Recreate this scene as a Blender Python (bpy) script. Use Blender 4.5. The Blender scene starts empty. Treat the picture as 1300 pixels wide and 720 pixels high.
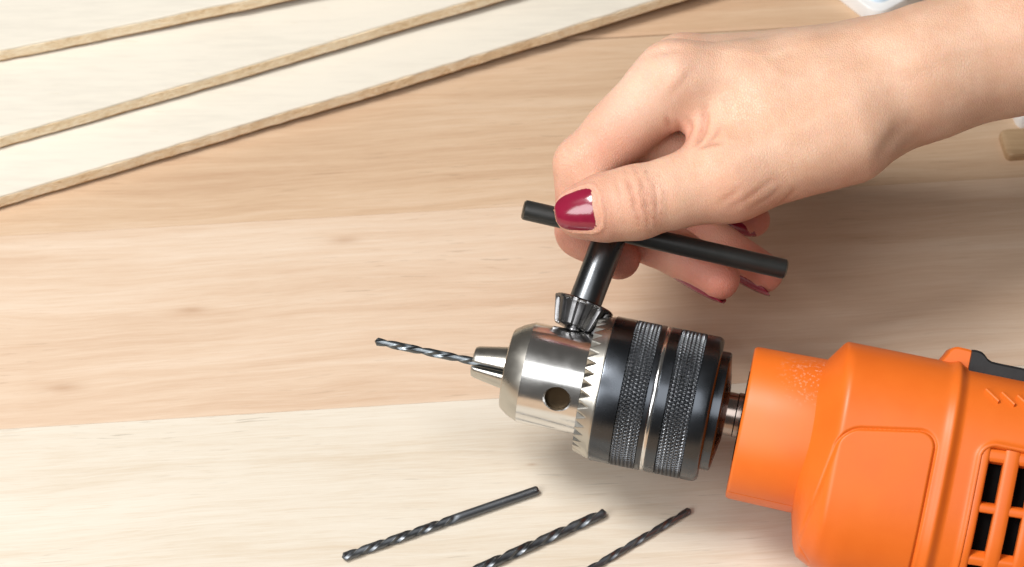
import bpy, bmesh, math, random
import numpy as np
from mathutils import Vector, Matrix

# ------------------------------------------------------------------ scene, camera, light
scene = bpy.context.scene
col = scene.collection
PITCH, DIST, LENS = math.radians(48), 0.75, 85.0
CAM = np.array([0, -DIST*math.cos(PITCH), DIST*math.sin(PITCH)])
cam_d = bpy.data.cameras.new('camera'); cam = bpy.data.objects.new('camera', cam_d); col.objects.link(cam)
cam.location = CAM; cam.rotation_euler = (math.pi/2-PITCH, 0, 0)
cam_d.lens = LENS; cam_d.sensor_width = 36; cam_d.clip_start = 0.02; cam_d.clip_end = 50
cam_d.dof.use_dof = True; cam_d.dof.focus_distance = 0.672; cam_d.dof.aperture_fstop = 23
scene.camera = cam

world = bpy.data.worlds.new('World'); scene.world = world; world.use_nodes = True
bg = world.node_tree.nodes['Background']; bg.inputs[0].default_value = (1.0, 0.93, 0.86, 1); bg.inputs[1].default_value = 0.09

def area(name, loc, target, sx, sy, power, color):
    l = bpy.data.lights.new(name, 'AREA'); l.shape = 'RECTANGLE'; l.size = sx; l.size_y = sy
    l.energy = power; l.color = color
    o = bpy.data.objects.new(name, l); col.objects.link(o); o.location = loc
    d = Vector(target)-Vector(loc); o.rotation_euler = d.to_track_quat('-Z', 'Y').to_euler()
    return o
area('key_softbox', (-0.36, -0.13, 0.88), (0.0, -0.03, 0.03), 0.32, 0.28, 8.0, (1.0, 0.985, 0.965))
area('front_softbox', (-0.58, -0.66, 0.68), (-0.03, -0.03, 0.03), 0.50, 0.50, 5.3, (1.0, 0.99, 0.98))
area('overhead_softbox', (-0.02, -0.80, 1.20), (0.0, -0.05, 0.03), 0.55, 0.80, 3.6, (1.0, 1.0, 1.0))
scene.view_settings.view_transform = 'Standard'; scene.view_settings.look = 'None'
scene.view_settings.exposure = 0.11; scene.view_settings.gamma = 1.0
scene.render.engine = 'CYCLES'
scene.cycles.use_denoising = True
scene.cycles.max_bounces = 8

# ------------------------------------------------------------------ measuring helpers (photo pixel -> place)
KPX = 36/LENS/1300
F_ = np.array([0, math.cos(PITCH), -math.sin(PITCH)]); R_ = np.array([1., 0, 0]); U_ = np.cross(R_, F_)
def ray(px, py): return F_+(px-650)*KPX*R_+(360-py)*KPX*U_
def on_z(px, py, z):
    d = ray(px, py); return CAM+d*((z-CAM[2])/d[2])
def on_plane(px, py, p0, n):
    d = ray(px, py); return CAM+d*(((p0-CAM)@n)/(d@n))
def unit(v): v = np.asarray(v, float); return v/np.linalg.norm(v)

# ------------------------------------------------------------------ object helpers
def tag(o, label=None, cat=None, group=None, kind=None):
    if label: o['label'] = label
    if cat: o['category'] = cat
    if group: o['group'] = group
    if kind: o['kind'] = kind
    return o
def empty(name, loc=(0, 0, 0)):
    o = bpy.data.objects.new(name, None); o.empty_display_size = 0.01; col.objects.link(o); o.location = loc
    return o
def link(name, me, mat, parent=None):
    o = bpy.data.objects.new(name, me); col.objects.link(o)
    for m in (mat if isinstance(mat, (list, tuple)) else [mat]): me.materials.append(m)
    if parent:
        o.parent = parent; o.matrix_parent_inverse = Matrix.Translation(-Vector(parent.location))
    return o
def mesh(name, V, Fc, smooth=True, sharp=None):
    me = bpy.data.meshes.new(name)
    me.from_pydata([tuple(v) for v in V], [], [tuple(f) for f in Fc]); me.validate(); me.update()
    bm = bmesh.new(); bm.from_mesh(me); bmesh.ops.recalc_face_normals(bm, faces=bm.faces); bm.to_mesh(me); bm.free()
    if smooth:
        me.polygons.foreach_set('use_smooth', [True]*len(me.polygons))
        if sharp: me.set_sharp_from_angle(angle=math.radians(sharp))
    return me
def grid_faces(n, m, wrap=False, off=0):
    """n rows of m points; wrap joins the last column to the first"""
    F = []
    mm = m if wrap else m-1
    for i in range(n-1):
        for j in range(mm):
            k = (j+1) % m
            F.append((off+i*m+j, off+i*m+k, off+(i+1)*m+k, off+(i+1)*m+j))
    return F
class Frame:
    def __init__(s, o, ax, up, side): s.o, s.ax, s.up, s.side = map(np.asarray, (o, ax, up, side))
    def P(s, a, y, z): return s.o+s.ax*a+s.up*y+s.side*z      # metres
def lathe(name, prof, fr, seg=96, sharp=35, rfun=None, cap=True):
    """prof = [(a, r)] in mm along the frame's axis; rfun(a, r, ang) may change r"""
    V = []
    for a, r in prof:
        for j in range(seg):
            t = 2*math.pi*j/seg
            rr = rfun(a, r, t) if rfun else r
            V.append(fr.P(a*1e-3, rr*1e-3*math.sin(t), rr*1e-3*math.cos(t)))
    F = grid_faces(len(prof), seg, True)
    if cap:
        F.append(tuple(range(seg))); F.append(tuple((len(prof)-1)*seg+j for j in range(seg)))
    return mesh(name, V, F, True, sharp)
def boolean_cut(me, cutter, name):
    a = bpy.data.objects.new('tmp_a', me); b = bpy.data.objects.new('tmp_b', cutter)
    col.objects.link(a); col.objects.link(b)
    md = a.modifiers.new('cut', 'BOOLEAN'); md.object = b; md.operation = 'DIFFERENCE'; md.solver = 'EXACT'
    dg = bpy.context.evaluated_depsgraph_get(); dg.update()
    out = bpy.data.meshes.new_from_object(a.evaluated_get(dg)); out.name = name
    bpy.data.objects.remove(a); bpy.data.objects.remove(b)
    return out

# ------------------------------------------------------------------ material helpers
class NT:
    def __init__(s, name):
        s.m = bpy.data.materials.new(name); s.m.use_nodes = True; s.t = s.m.node_tree
        s.b = s.t.nodes['Principled BSDF']
    def put(s, sock, v):
        if hasattr(v, 'is_output'): s.t.links.new(v, sock)
        elif isinstance(v, (tuple, list)) and sock.type == 'RGBA' and len(v) == 3: sock.default_value = (*v, 1)
        else: sock.default_value = v
    def n(s, typ, props=None, **kw):
        nd = s.t.nodes.new(typ)
        for k, v in (props or {}).items(): setattr(nd, k, v)
        for k, v in kw.items():
            key = int(k[1:]) if k[0] == 'i' and k[1:].isdigit() else k.replace('_', ' ')
            s.put(nd.inputs[key], v)
        return nd
    def math(s, op, a, b=0.0, c=None, clamp=False):
        nd = s.n('ShaderNodeMath', {'operation': op, 'use_clamp': clamp}); s.put(nd.inputs[0], a); s.put(nd.inputs[1], b)
        if c is not None: s.put(nd.inputs[2], c)
        return nd.outputs[0]
    def coord(s): return s.n('ShaderNodeTexCoord').outputs['Object']
    def mapping(s, vec, scale=(1, 1, 1), loc=(0, 0, 0), rot=(0, 0, 0)):
        return s.n('ShaderNodeMapping', None, Vector=vec, Scale=scale, Location=loc, Rotation=rot).outputs[0]
    def noise(s, vec, scale, detail=4, rough=0.55, dist=0.0):
        return s.n('ShaderNodeTexNoise', None, Vector=vec, Scale=scale, Detail=detail, Roughness=rough, Distortion=dist).outputs['Fac']
    def ramp(s, fac, stops, interp='LINEAR'):
        nd = s.n('ShaderNodeValToRGB', None, Fac=fac); cr = nd.color_ramp; cr.interpolation = interp
        while len(cr.elements) < len(stops): cr.elements.new(0.5)
        for e, (p, c) in zip(cr.elements, stops):
            e.position = p; e.color = (*c, 1) if len(c) == 3 else c
        return nd.outputs[0]
    def mr(s, v, a, b, c=0.0, d=1.0):
        return s.n('ShaderNodeMapRange', {'clamp': True}, Value=v, From_Min=a, From_Max=b, To_Min=c, To_Max=d).outputs[0]
    def mix(s, fac, a, b, typ='MIX'):
        nd = s.n('ShaderNodeMix', {'data_type': 'RGBA', 'blend_type': typ, 'clamp_factor': True})
        s.put(nd.inputs[0], fac); s.put(nd.inputs[6], a); s.put(nd.inputs[7], b)
        return nd.outputs[2]
    def bump(s, h, strength, dist, normal=None):
        nd = s.n('ShaderNodeBump', None, Height=h, Strength=strength, Distance=dist)
        if normal is not None: s.put(nd.inputs['Normal'], normal)
        return nd.outputs[0]
    def set(s, **kw):
        for k, v in kw.items(): s.put(s.b.inputs[k.replace('_', ' ')], v)
        return s.m

def wood_material(name, dark, mid, light, seed, streak=1.0, figure=0.5, knots=()):
    m = NT(name); c = m.coord()
    # slow waviness of the grain
    wob = m.noise(m.mapping(c, (9, 30, 30), (seed, seed*2, 0)), 1.0, 2)
    wv = m.n('ShaderNodeCombineXYZ', None, X=0.0, Y=m.math('MULTIPLY', m.math('SUBTRACT', wob, 0.5), 0.012), Z=0.0).outputs[0]
    cc = m.n('ShaderNodeVectorMath', {'operation': 'ADD'}, i0=c, i1=wv).outputs[0]
    kn = None
    for (kx, ky, ks) in knots:
        d = m.n('ShaderNodeVectorMath', {'operation': 'LENGTH'}, i0=m.mapping(c, (1/(ks*3.2), 1/ks, 0), (-kx/(ks*3.2), -ky/ks, 0))).outputs['Value']
        k = m.math('POWER', 2.718, m.math('MULTIPLY', m.math('MULTIPLY', d, d), -1.0))
        kn = k if kn is None else m.math('MAXIMUM', kn, k)
    big = m.noise(m.mapping(cc, (5, 38, 20), (seed*3, seed, 0)), 1.0, 3, 0.5)
    mid_n = m.noise(m.mapping(cc, (11, 260, 90), (seed*7, seed, 0)), 1.0, 4, 0.6)
    fine = m.noise(m.mapping(cc, (50, 1000, 500), (seed, seed*5, 0)), 1.0, 5, 0.7)
    wav = m.n('ShaderNodeTexWave', {'wave_type': 'BANDS', 'bands_direction': 'Y'}, Vector=m.mapping(cc, (3.0, 42, 20), (seed, seed, 0)),
              Scale=1.0, Distortion=6.0, Detail=2.0, Detail_Scale=0.8).outputs['Fac']
    f = m.math('MULTIPLY_ADD', big, 0.58, m.math('MULTIPLY', mid_n, 0.42))
    f = m.math('MULTIPLY_ADD', m.math('SUBTRACT', wav, 0.5), 0.16*figure, f)
    f = m.math('MULTIPLY_ADD', m.math('SUBTRACT', fine, 0.5), 0.52*streak, f)
    if kn is not None: f = m.math('MULTIPLY_ADD', kn, -0.07, f)
    colr = m.ramp(f, [(0.29, dark), (0.50, mid), (0.70, light)])
    pores = m.mr(m.noise(m.mapping(cc, (70, 1100, 400), (seed*11, 0, 0)), 1.0, 2, 0.5), 0.64, 0.70)
    patch = m.mr(m.noise(m.mapping(cc, (10, 30, 10), (seed, 3, 0)), 1.0, 2), 0.42, 0.66)
    colr = m.mix(m.math('MULTIPLY', m.math('MULTIPLY', pores, patch), 0.50*streak), colr, tuple(x*0.55 for x in dark))
    dash = m.mr(m.noise(m.mapping(c, (70, 2600, 800), (seed*2, seed, 0), (0, 0, 0.006)), 1.0, 3, 0.55), 0.56, 0.66)
    colr = m.mix(m.math('MULTIPLY', dash, 0.48*streak), colr, dark)
    lite = m.mr(m.noise(m.mapping(c, (70, 1700, 600), (seed*5, seed, 0), (0, 0, -0.008)), 1.0, 3, 0.55), 0.57, 0.68)
    colr = m.mix(m.math('MULTIPLY', lite, 0.35*streak), colr, light)
    if kn is not None: colr = m.mix(m.math('MULTIPLY', m.math('POWER', kn, 6.0), 0.32), colr, (0.30, 0.14, 0.06))
    h = m.math('MULTIPLY_ADD', fine, 0.6, m.math('MULTIPLY', mid_n, 0.4))
    return m.set(Base_Color=colr, Roughness=m.mr(mid_n, 0.3, 0.7, 0.5, 0.62), Normal=m.bump(h, 0.25, 0.0004), Specular_IOR_Level=0.3)

def plain(name, colr, rough, metal=0.0, bump_scale=None, bump_d=0.0001, spec=0.5, coat=0.0, wear=None, var=0.08):
    m = NT(name); c = m.coord()
    n1 = m.noise(c, 90, 4)
    base = m.mix(m.mr(n1, 0.3, 0.7, 0, 1), tuple(x*(1-var) for x in colr), tuple(min(1, x*(1+var)) for x in colr))
    kw = dict(Base_Color=base, Roughness=m.mr(m.noise(c, 160, 4), 0.3, 0.7, rough*0.85, rough*1.15), Metallic=metal,
              Specular_IOR_Level=spec, Coat_Weight=coat, Coat_Roughness=0.05)
    if bump_scale: kw['Normal'] = m.bump(m.noise(c, bump_scale, 3), 0.3, bump_d)
    return m.set(**kw)

# ------------------------------------------------------------------ the table of edge-glued planks
ANG = math.radians(4.6)
tx = np.array([math.cos(ANG), math.sin(ANG), 0]); ty = np.array([-math.sin(ANG), math.cos(ANG), 0])
seam0 = on_z(0, 545, 0)@ty; seam1 = on_z(0, 300, 0)@ty; seam2 = on_z(900, 42, 0)@ty
table = empty('wooden_table', (0, 0, 0))
tag(table, 'pale wooden table top of wide glued planks under everything', 'table')
W_CREAM = wood_material('pale_cream_wood', (0.575, 0.48, 0.365), (0.64, 0.573, 0.475), (0.675, 0.62, 0.53), 3.1, 1.0, 0.12, ((0.0, -0.071, 0.0011),))
W_PINK = wood_material('pinkish_wood', (0.545, 0.38, 0.26), (0.625, 0.472, 0.345), (0.68, 0.55, 0.43), 8.7, 0.8, 0.3,
                       ((-0.051, 0.0225, 0.0035), (-0.099, -0.003, 0.0032), (-0.137, -0.031, 0.0038), (0.085, 0.004, 0.0010)))
W_TAN = wood_material('tan_wood', (0.475, 0.31, 0.195), (0.565, 0.40, 0.265), (0.635, 0.48, 0.345), 14.3, 0.8, 0.3)
W_FAR = wood_material('darker_tan_wood', (0.47, 0.29, 0.175), (0.57, 0.38, 0.24), (0.64, 0.46, 0.31), 21.9, 0.8, 0.3)
def plank(y0, y1, mat, gap=0.00012, ch=0.0003, x0=-1.1, x1=1.1, th=0.024):
    y0 += gap; y1 -= gap
    prof = [(y0, -th), (y0, -ch), (y0+ch, 0), (y1-ch, 0), (y1, -ch), (y1, -th)]
    V = []
    for x in (x0, x1):
        for y, z in prof: V.append(np.array([x, y, z]))
    n = len(prof); Fc = [(i, (i+1) % n, n+(i+1) % n, n+i) for i in range(n)]+[tuple(range(n)), tuple(range(n, 2*n))]
    o = link('plank', mesh('plank', V, Fc, False), mat, table)
    o.rotation_euler = (0, 0, ANG)
    return o
plank(seam0-0.24, seam0-0.105, W_TAN)
plank(seam0-0.105, seam0, W_CREAM, 0.00003, 0.00006)
plank(seam0, seam1, W_PINK, 0.00003, 0.00006)
plank(seam1, seam2, W_TAN, 0.00003, 0.00006)
plank(seam2+0.0012, seam2+0.085, W_FAR, ch=0.0008)
plank(seam2+0.0856, seam2+0.19, W_PINK); plank(seam2+0.19, seam2+0.40, W_TAN)
under = link('under_board', mesh('under_board', [(-1.2, -0.6, -0.0255), (1.2, -0.6, -0.0255), (1.2, 0.9, -0.0255), (-1.2, 0.9, -0.0255),
             (-1.2, -0.6, -0.04), (1.2, -0.6, -0.04), (1.2, 0.9, -0.04), (-1.2, 0.9, -0.04)],
             [(0, 1, 2, 3), (7, 6, 5, 4), (0, 4, 5, 1), (1, 5, 6, 2), (2, 6, 7, 3), (3, 7, 4, 0)], False), W_TAN, table)

# ------------------------------------------------------------------ plywood sheets, stacked and fanned
def ply_face_mat(name, base, seed):
    m = NT(name); c = m.coord()
    n1 = m.noise(m.mapping(c, (14, 30, 20), (seed, 0, 0)), 1.0, 3)
    n2 = m.noise(m.mapping(c, (60, 500, 300), (seed, 2, 0)), 1.0, 3, 0.6)
    f = m.math('MULTIPLY_ADD', n1, 0.5, m.math('MULTIPLY', n2, 0.5))
    colr = m.ramp(f, [(0.32, tuple(x*0.90 for x in base)), (0.52, base), (0.7, tuple(min(0.9, x*1.03) for x in base))])
    fleck = m.mr(m.noise(m.mapping(c, (90, 400, 100), (seed, 5, 0)), 1.0, 2), 0.69, 0.75)
    colr = m.mix(m.math('MULTIPLY', fleck, 0.25), colr, (0.55, 0.48, 0.36))
    return m.set(Base_Color=colr, Roughness=0.6, Normal=m.bump(n2, 0.2, 0.0002), Specular_IOR_Level=0.3)
PLY_FACE = ply_face_mat('plywood_face', (0.70, 0.655, 0.565), 2.0)
def ply_core_mat():
    m = NT('plywood_core'); c = m.coord()
    n1 = m.noise(m.mapping(c, (420, 420, 900)), 1.0, 4, 0.7)
    n2 = m.noise(m.mapping(c, (55, 55, 200)), 1.0, 3)
    f = m.math('MULTIPLY_ADD', n1, 0.6, m.math('MULTIPLY', n2, 0.4))
    colr = m.ramp(f, [(0.30, (0.50, 0.33, 0.17)), (0.45, (0.75, 0.585, 0.385)), (0.58, (0.83, 0.71, 0.53))])
    return m.set(Base_Color=colr, Roughness=0.75, Normal=m.bump(n1, 0.7, 0.0008), Specular_IOR_Level=0.2)
PLY_CORE = ply_core_mat()
PLY_GAP_SHADE = plain('plywood_gap_shade', (0.36, 0.20, 0.085), 0.7, 0, 500, 0.0003, 0.2, var=0.2)  # brown puts the dark gap line under each sheet into the colour
PLY_TH = 0.0057
def plywood(pA, pB, z0, z1, depth, lenl, lenr, label, seed):
    """front lower edge runs through pA (left) and pB (right); z0/z1 = underside height at the two ends"""
    A = on_z(*pA, z0); B = on_z(*pB, z1)
    d = B-A; d[2] = 0; L = np.linalg.norm(d); d /= L; nrm = np.array([-d[1], d[0], 0])
    root = empty('plywood_sheet', tuple(A)); tag(root, label, 'plywood sheet', 'thin plywood sheets fanned in a stack')
    rng = random.Random(seed)
    N = 160
    layers = [('shaded_back_veneer', 0.0, 0.0011, PLY_GAP_SHADE), ('core', 0.0011, PLY_TH-0.0009, PLY_CORE), ('face_veneer', PLY_TH-0.0009, PLY_TH, PLY_FACE)]
    wob = [sum(math.sin(i*0.11*k+k*seed)*0.00018/k for k in (1, 2, 3, 5)) for i in range(N)]
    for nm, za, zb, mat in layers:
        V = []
        proud = {'core': 0.00025, 'shaded_back_veneer': -0.0005, 'face_veneer': 0.0001}[nm]
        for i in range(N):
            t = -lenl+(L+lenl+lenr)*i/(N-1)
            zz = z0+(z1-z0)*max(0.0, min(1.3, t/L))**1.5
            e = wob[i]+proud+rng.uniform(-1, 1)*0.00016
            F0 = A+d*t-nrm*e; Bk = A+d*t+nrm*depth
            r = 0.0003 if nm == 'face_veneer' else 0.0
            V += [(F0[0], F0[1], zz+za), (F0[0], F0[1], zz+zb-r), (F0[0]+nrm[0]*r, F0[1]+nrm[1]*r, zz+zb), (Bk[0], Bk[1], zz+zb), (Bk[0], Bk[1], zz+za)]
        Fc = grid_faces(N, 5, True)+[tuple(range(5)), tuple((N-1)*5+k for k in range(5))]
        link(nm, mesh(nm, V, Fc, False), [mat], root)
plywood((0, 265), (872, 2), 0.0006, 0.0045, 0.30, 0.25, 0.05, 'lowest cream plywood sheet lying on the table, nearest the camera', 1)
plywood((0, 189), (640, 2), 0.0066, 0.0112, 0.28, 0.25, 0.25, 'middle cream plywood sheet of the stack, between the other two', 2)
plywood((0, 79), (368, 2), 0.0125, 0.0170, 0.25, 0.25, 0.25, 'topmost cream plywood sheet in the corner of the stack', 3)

# ------------------------------------------------------------------ metals and plastics
def brushed(name, colr, rough, spec_var=0.25, scale=(40, 400, 400), bump=0.15, bd=0.00004):
    m = NT(name); c = m.coord()
    n = m.noise(c, 700, 3); n2 = m.noise(c, 120, 4)
    return m.set(Base_Color=m.mix(m.mr(n2, 0.3, 0.7), tuple(x*0.88 for x in colr), colr), Metallic=1.0,
                 Roughness=m.mr(n2, 0.25, 0.75, rough*(1-spec_var), rough*(1+spec_var)), Normal=m.bump(n, bump, bd))
CHROME = brushed('satin_chrome', (0.82, 0.82, 0.81), 0.18)
CHROME_DULL = brushed('dull_steel', (0.56, 0.54, 0.49), 0.30)
BLACKOX = brushed('black_oxide_steel', (0.095, 0.105, 0.120), 0.27, 0.2)
KNURL = brushed('knurled_dark_steel', (0.15, 0.158, 0.17), 0.30)
KEYBLACK = brushed('key_black_steel', (0.115, 0.122, 0.13), 0.30)
KEYGEAR = brushed('key_gear_steel', (0.17, 0.17, 0.175), 0.27, 0.4)
BITSTEEL = brushed('drill_bit_steel', (0.165, 0.178, 0.195), 0.44)
BITBRIGHT = brushed('worn_bit_steel', (0.16, 0.18, 0.195), 0.40)
BARBLACK = plain('black_bar_finish', (0.018, 0.019, 0.018), 0.38, 0.0, 900, 0.00008, 0.5)
WORN = brushed('worn_bar_end', (0.16, 0.15, 0.135), 0.4)
def orange_mat():
    m = NT('orange_plastic'); c = m.coord()
    n1 = m.noise(c, 45, 4); grain = m.noise(c, 2600, 2)
    base = m.mix(m.mr(n1, 0.3, 0.7), (0.69, 0.128, 0.011), (0.75, 0.156, 0.014))
    return m.set(Base_Color=base, Roughness=m.mr(n1, 0.3, 0.7, 0.36, 0.46), Normal=m.bump(grain, 0.12, 0.00006), Specular_IOR_Level=0.45)
ORANGE = orange_mat()
def dusty_orange(dc):
    m = NT('dusty_orange_plastic'); c = m.coord()
    n1 = m.noise(c, 45, 4); grain = m.noise(c, 2600, 2)
    base = m.mix(m.mr(n1, 0.3, 0.7), (0.69, 0.128, 0.011), (0.75, 0.156, 0.014))
    d = m.n('ShaderNodeVectorMath', {'operation': 'DISTANCE'}, i0=c, i1=tuple(dc)).outputs['Value']
    near = m.mr(d, 0.001, 0.011, 1.0, 0.0)
    sp = m.mr(m.noise(c, 950, 4, 0.7), 0.55, 0.63)
    base = m.mix(m.math('MULTIPLY', m.math('MULTIPLY', near, sp), 0.45), base, (0.82, 0.62, 0.48))
    return m.set(Base_Color=base, Roughness=m.mr(n1, 0.3, 0.7, 0.36, 0.46), Normal=m.bump(grain, 0.12, 0.00006), Specular_IOR_Level=0.45)
RUBBER = plain('black_rubber', (0.010, 0.010, 0.011), 0.6, 0, 1200, 0.0001)
INSIDE_SHADE = plain('inside_shade', (0.003, 0.003, 0.003), 0.9, spec=0.05)  # near-black, stands in for the shade inside vent and bore

# ------------------------------------------------------------------ the drill: frame of its axis
H = 0.040
A0 = on_z(744, 488, H); T0 = on_z(480, 434, H+0.0035)
e1 = unit(A0-T0); vv = unit(CAM-A0); e3 = unit(vv-(vv@e1)*e1); e2 = np.cross(e3, e1)
FR = Frame(A0, e1, e2, e3)          # a along the axis to the rear, y = e2 (up in view), z = e3 (towards the camera)
def rad(deg):                       # radial direction, angle from e3 towards e2
    t = math.radians(deg); return math.cos(t)*e3+math.sin(t)*e2
KEY_ANG, HOLE_ANG = 96.4, -23.6
drill = empty('power_drill', tuple(A0+e1*0.06-np.array([0, 0, H])))
tag(drill, 'orange power drill with steel keyed chuck lying on the wooden table', 'drill')

# chuck nose and chrome body with the key holes
prof = [(-22.0, 5.0), (-22.0, 10.6), (-17.0, 13.6), (-16.9, 14.2), (-0.3, 14.2), (-0.2, 13.8), (3.0, 13.8)]
me = lathe('chuck_body', prof, FR, 192, 20)
hole_frames = []
for ang in (KEY_ANG, HOLE_ANG, HOLE_ANG-120):
    d = rad(ang); o = A0-e1*0.0062
    fr = Frame(o, d, e1, np.cross(d, e1))
    cut = lathe('cut', [(7.0, 3.45), (13.6, 3.45), (14.9, 4.5)], fr, 48, 30)
    hole_frames.append(fr)
    me = boolean_cut(me, cut, 'chuck_body')
me.polygons.foreach_set('use_smooth', [True]*len(me.polygons)); me.set_sharp_from_angle(angle=math.radians(20))
chuck = link('chuck_body', me, CHROME, drill)
HOLE_IN = brushed('key_hole_inside', (0.07, 0.05, 0.03), 0.5)
for fr in hole_frames: link('key_hole', lathe('key_hole', [(7.15, 1.0), (7.2, 2.4), (8.6, 3.36), (12.2, 3.40)], fr, 40, 50), HOLE_IN, chuck)
# nose ring (duller, machined chamfer) sits just proud of the body
link('nose_ring', lathe('nose_ring', [(-22.3, 6.2), (-22.35, 6.5), (-22.35, 10.8), (-22.1, 11.25), (-19.8, 12.85), (-17.2, 13.95), (-16.95, 14.05), (-16.8, 13.85)], FR, 160, 18, cap=False), CHROME_DULL, drill)
# jaws
def jaw(c_deg):
    half = 60
    secs = []
    for a, ro in ((-20.0, 6.5), (-22.0, 6.1), (-26.0, 5.4), (-31.2, 4.45), (-31.9, 4.1), (-32.2, 3.3)):
        pts = []
        n = 14
        gap = 0.55
        for i in range(n+1):
            t = math.radians(c_deg-half+2*half*i/n)
            p = np.array([math.cos(t), math.sin(t)])*ro
            pts.append(p)
        ctr = np.array([math.cos(math.radians(c_deg)), math.sin(math.radians(c_deg))])
        # rounded edges and the joint gap
        inner = ctr*1.25
        q = []
        for i, p in enumerate(pts):
            s = 0.94 if i in (0, n) else 1.0
            v = p*s+ctr*gap*2.0
            # keep the outer surface on the cone
            v = v/np.linalg.norm(v)*ro*s
            q.append(v)
        q.append(inner)
        secs.append([FR.P(a*1e-3, y*1e-3, x*1e-3) for x, y in q])
    m_ = len(secs[0]); V = [p for s in secs for p in s]
    Fc = grid_faces(len(secs), m_, True)+[tuple(range(m_)), tuple((len(secs)-1)*m_+k for k in range(m_))]
    return mesh('jaw', V, Fc, True, 40)
for c_deg in (46, -74, 166): link('jaw', jaw(c_deg), CHROME_DULL, drill)
# toothed ring
NT_ = 40
def tooth_r(a, r, t):
    if a < 0.01 or a > 4.3 or r < 17: return r
    w = abs(((t*NT_/(2*math.pi)) % 1.0)-0.5)*2
    return r-max(0.0, 1.5*(w*1.2-0.2-(a/2.7)))
prof = [(0.0, 14.5), (0.02, 18.6)]+[(0.02+0.0001+4.2*i/14, 18.7+1.3*i/14) for i in range(15)]+[(4.7, 20.0), (4.75, 19.2)]
link('tooth_ring', lathe('tooth_ring', prof, FR, NT_*16, 28, tooth_r, cap=False), CHROME_DULL, drill)
# sleeve with two knurled bands, a bright groove
R0 = 20.3
prof = [(4.6, 14.0), (4.6, R0-0.45), (4.95, R0-0.05), (5.2, R0), (10.6, R0), (10.75, R0-0.5), (17.65, R0-0.5), (17.8, R0),
        (18.9, R0), (19.05, R0-0.12), (19.2, R0-0.55), (20.2, R0-0.55), (20.35, R0-0.12), (20.5, R0), (23.1, R0), (23.25, R0-0.5), (30.4, R0-0.5), (30.55, R0), (33.9, R0),
        (34.6, R0-0.25), (35.1, R0-0.75), (35.3, R0-1.4), (35.35, 10.0)]
sleeve = link('sleeve', lathe('sleeve', prof, FR, 192, 35, cap=False), BLACKOX, drill)
def knurl(a0, a1):
    N = 110; pit = 2.2
    n_a = int((a1-a0)/0.17); seg = N*8
    A_ = np.linspace(a0, a1, n_a); T_ = np.arange(seg)*2*math.pi/seg
    aa, tt = np.meshgrid(A_, T_, indexing='ij')
    u = tt*N/(2*math.pi)
    f1 = np.abs(((u/1+aa/pit) % 1)-0.5)*2; f2 = np.abs(((u/1-aa/pit) % 1)-0.5)*2
    h = np.minimum(np.minimum(f1, f2)*1.5, 0.8)
    edge = np.minimum(1, np.minimum(aa-a0, a1-aa)/0.25)
    r = (R0-0.42+0.55*h*edge)*1e-3
    P = A0[None, None]+e1*(aa*1e-3)[..., None]+e2*(r*np.sin(tt))[..., None]+e3*(r*np.cos(tt))[..., None]
    me = mesh('knurled_band', P.reshape(-1, 3), grid_faces(n_a, seg, True), False)
    return me
link('knurled_band', knurl(10.7, 17.7), KNURL, sleeve)
link('knurled_band', knurl(23.2, 30.45), KNURL, sleeve)
link('groove_ring', lathe('groove_ring', [(19.1, R0-0.3), (19.3, R0-0.12), (19.7, R0-0.05), (20.1, R0-0.12), (20.3, R0-0.3)], FR, 160, 60, cap=False), CHROME, sleeve)
link('back_plate', lathe('back_plate', [(35.2, 16.6), (37.6, 16.6), (38.0, 16.2), (38.6, 12.5), (39.4, 8.2), (39.6, 6.5)], FR, 128, 30), BLACKOX, drill)
link('spindle', lathe('spindle', [(38.0, 6.0), (42.0, 6.0), (42.3, 6.3), (48.0, 6.3)], FR, 64, 30), brushed('spindle_steel', (0.36, 0.30, 0.27), 0.2), drill)

# gear collar
def sup(c, y0, y1, z0, z1, n, ang):
    """superellipse point: y from y0 (bottom) to y1 (top), z from z0 (back) to z1 (front)"""
    cs, sn = math.cos(ang), math.sin(ang)
    z = abs(cs)**(2/n)*(1 if cs >= 0 else -1); y = abs(sn)**(2/n)*(1 if sn >= 0 else -1)
    return ((y0+y1)/2+(y1-y0)/2*y, (z0+z1)/2+(z1-z0)/2*z)
def loft(name, secs, n_ang=128, sharp=40, cap=True):
    V = []
    for (a, y0, y1, z0, z1, n) in secs:
        for j in range(n_ang):
            y, z = sup(0, y0, y1, z0, z1, n, 2*math.pi*j/n_ang)
            V.append(FR.P(a*1e-3, y*1e-3, z*1e-3))
    Fc = grid_faces(len(secs), n_ang, True)
    if cap: Fc += [tuple(range(n_ang)), tuple((len(secs)-1)*n_ang+k for k in range(n_ang))]
    return mesh(name, V, Fc, True, sharp)
DUSTY = dusty_orange(FR.P(0.0605, 0.0130, 0.0135)*1.0)
cs = [(43.9, -20.6, 17.6, -19, 19, 2.3), (43.7, -21.9, 18.8, -20, 20.2, 2.3), (43.9, -22.6, 19.2, -20.4, 20.8, 2.3), (44.6, -22.9, 19.6, -20.8, 21.2, 2.3), (66, -23.3, 20.0, -21.4, 21.9, 2.3)]
seam_a = math.radians(-62)
angs = sorted(list(np.linspace(-math.pi, math.pi, 160, endpoint=False))+[seam_a+k*0.006 for k in (-2, -1, 0, 1, 2)])
Vc = []
for (a_, y0, y1, z0, z1, n_) in cs:
    for q in angs:
        y, z = sup(0, y0, y1, z0, z1, n_, q)
        g = 0.30*max(0.0, 1-abs(q-seam_a)/0.010) if a_ > 44 else 0.0
        L_ = math.hypot(y, z); Vc.append(FR.P(a_*1e-3, (y-g*y/L_)*1e-3, (z-g*z/L_)*1e-3))
nc_ = len(angs)
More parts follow.
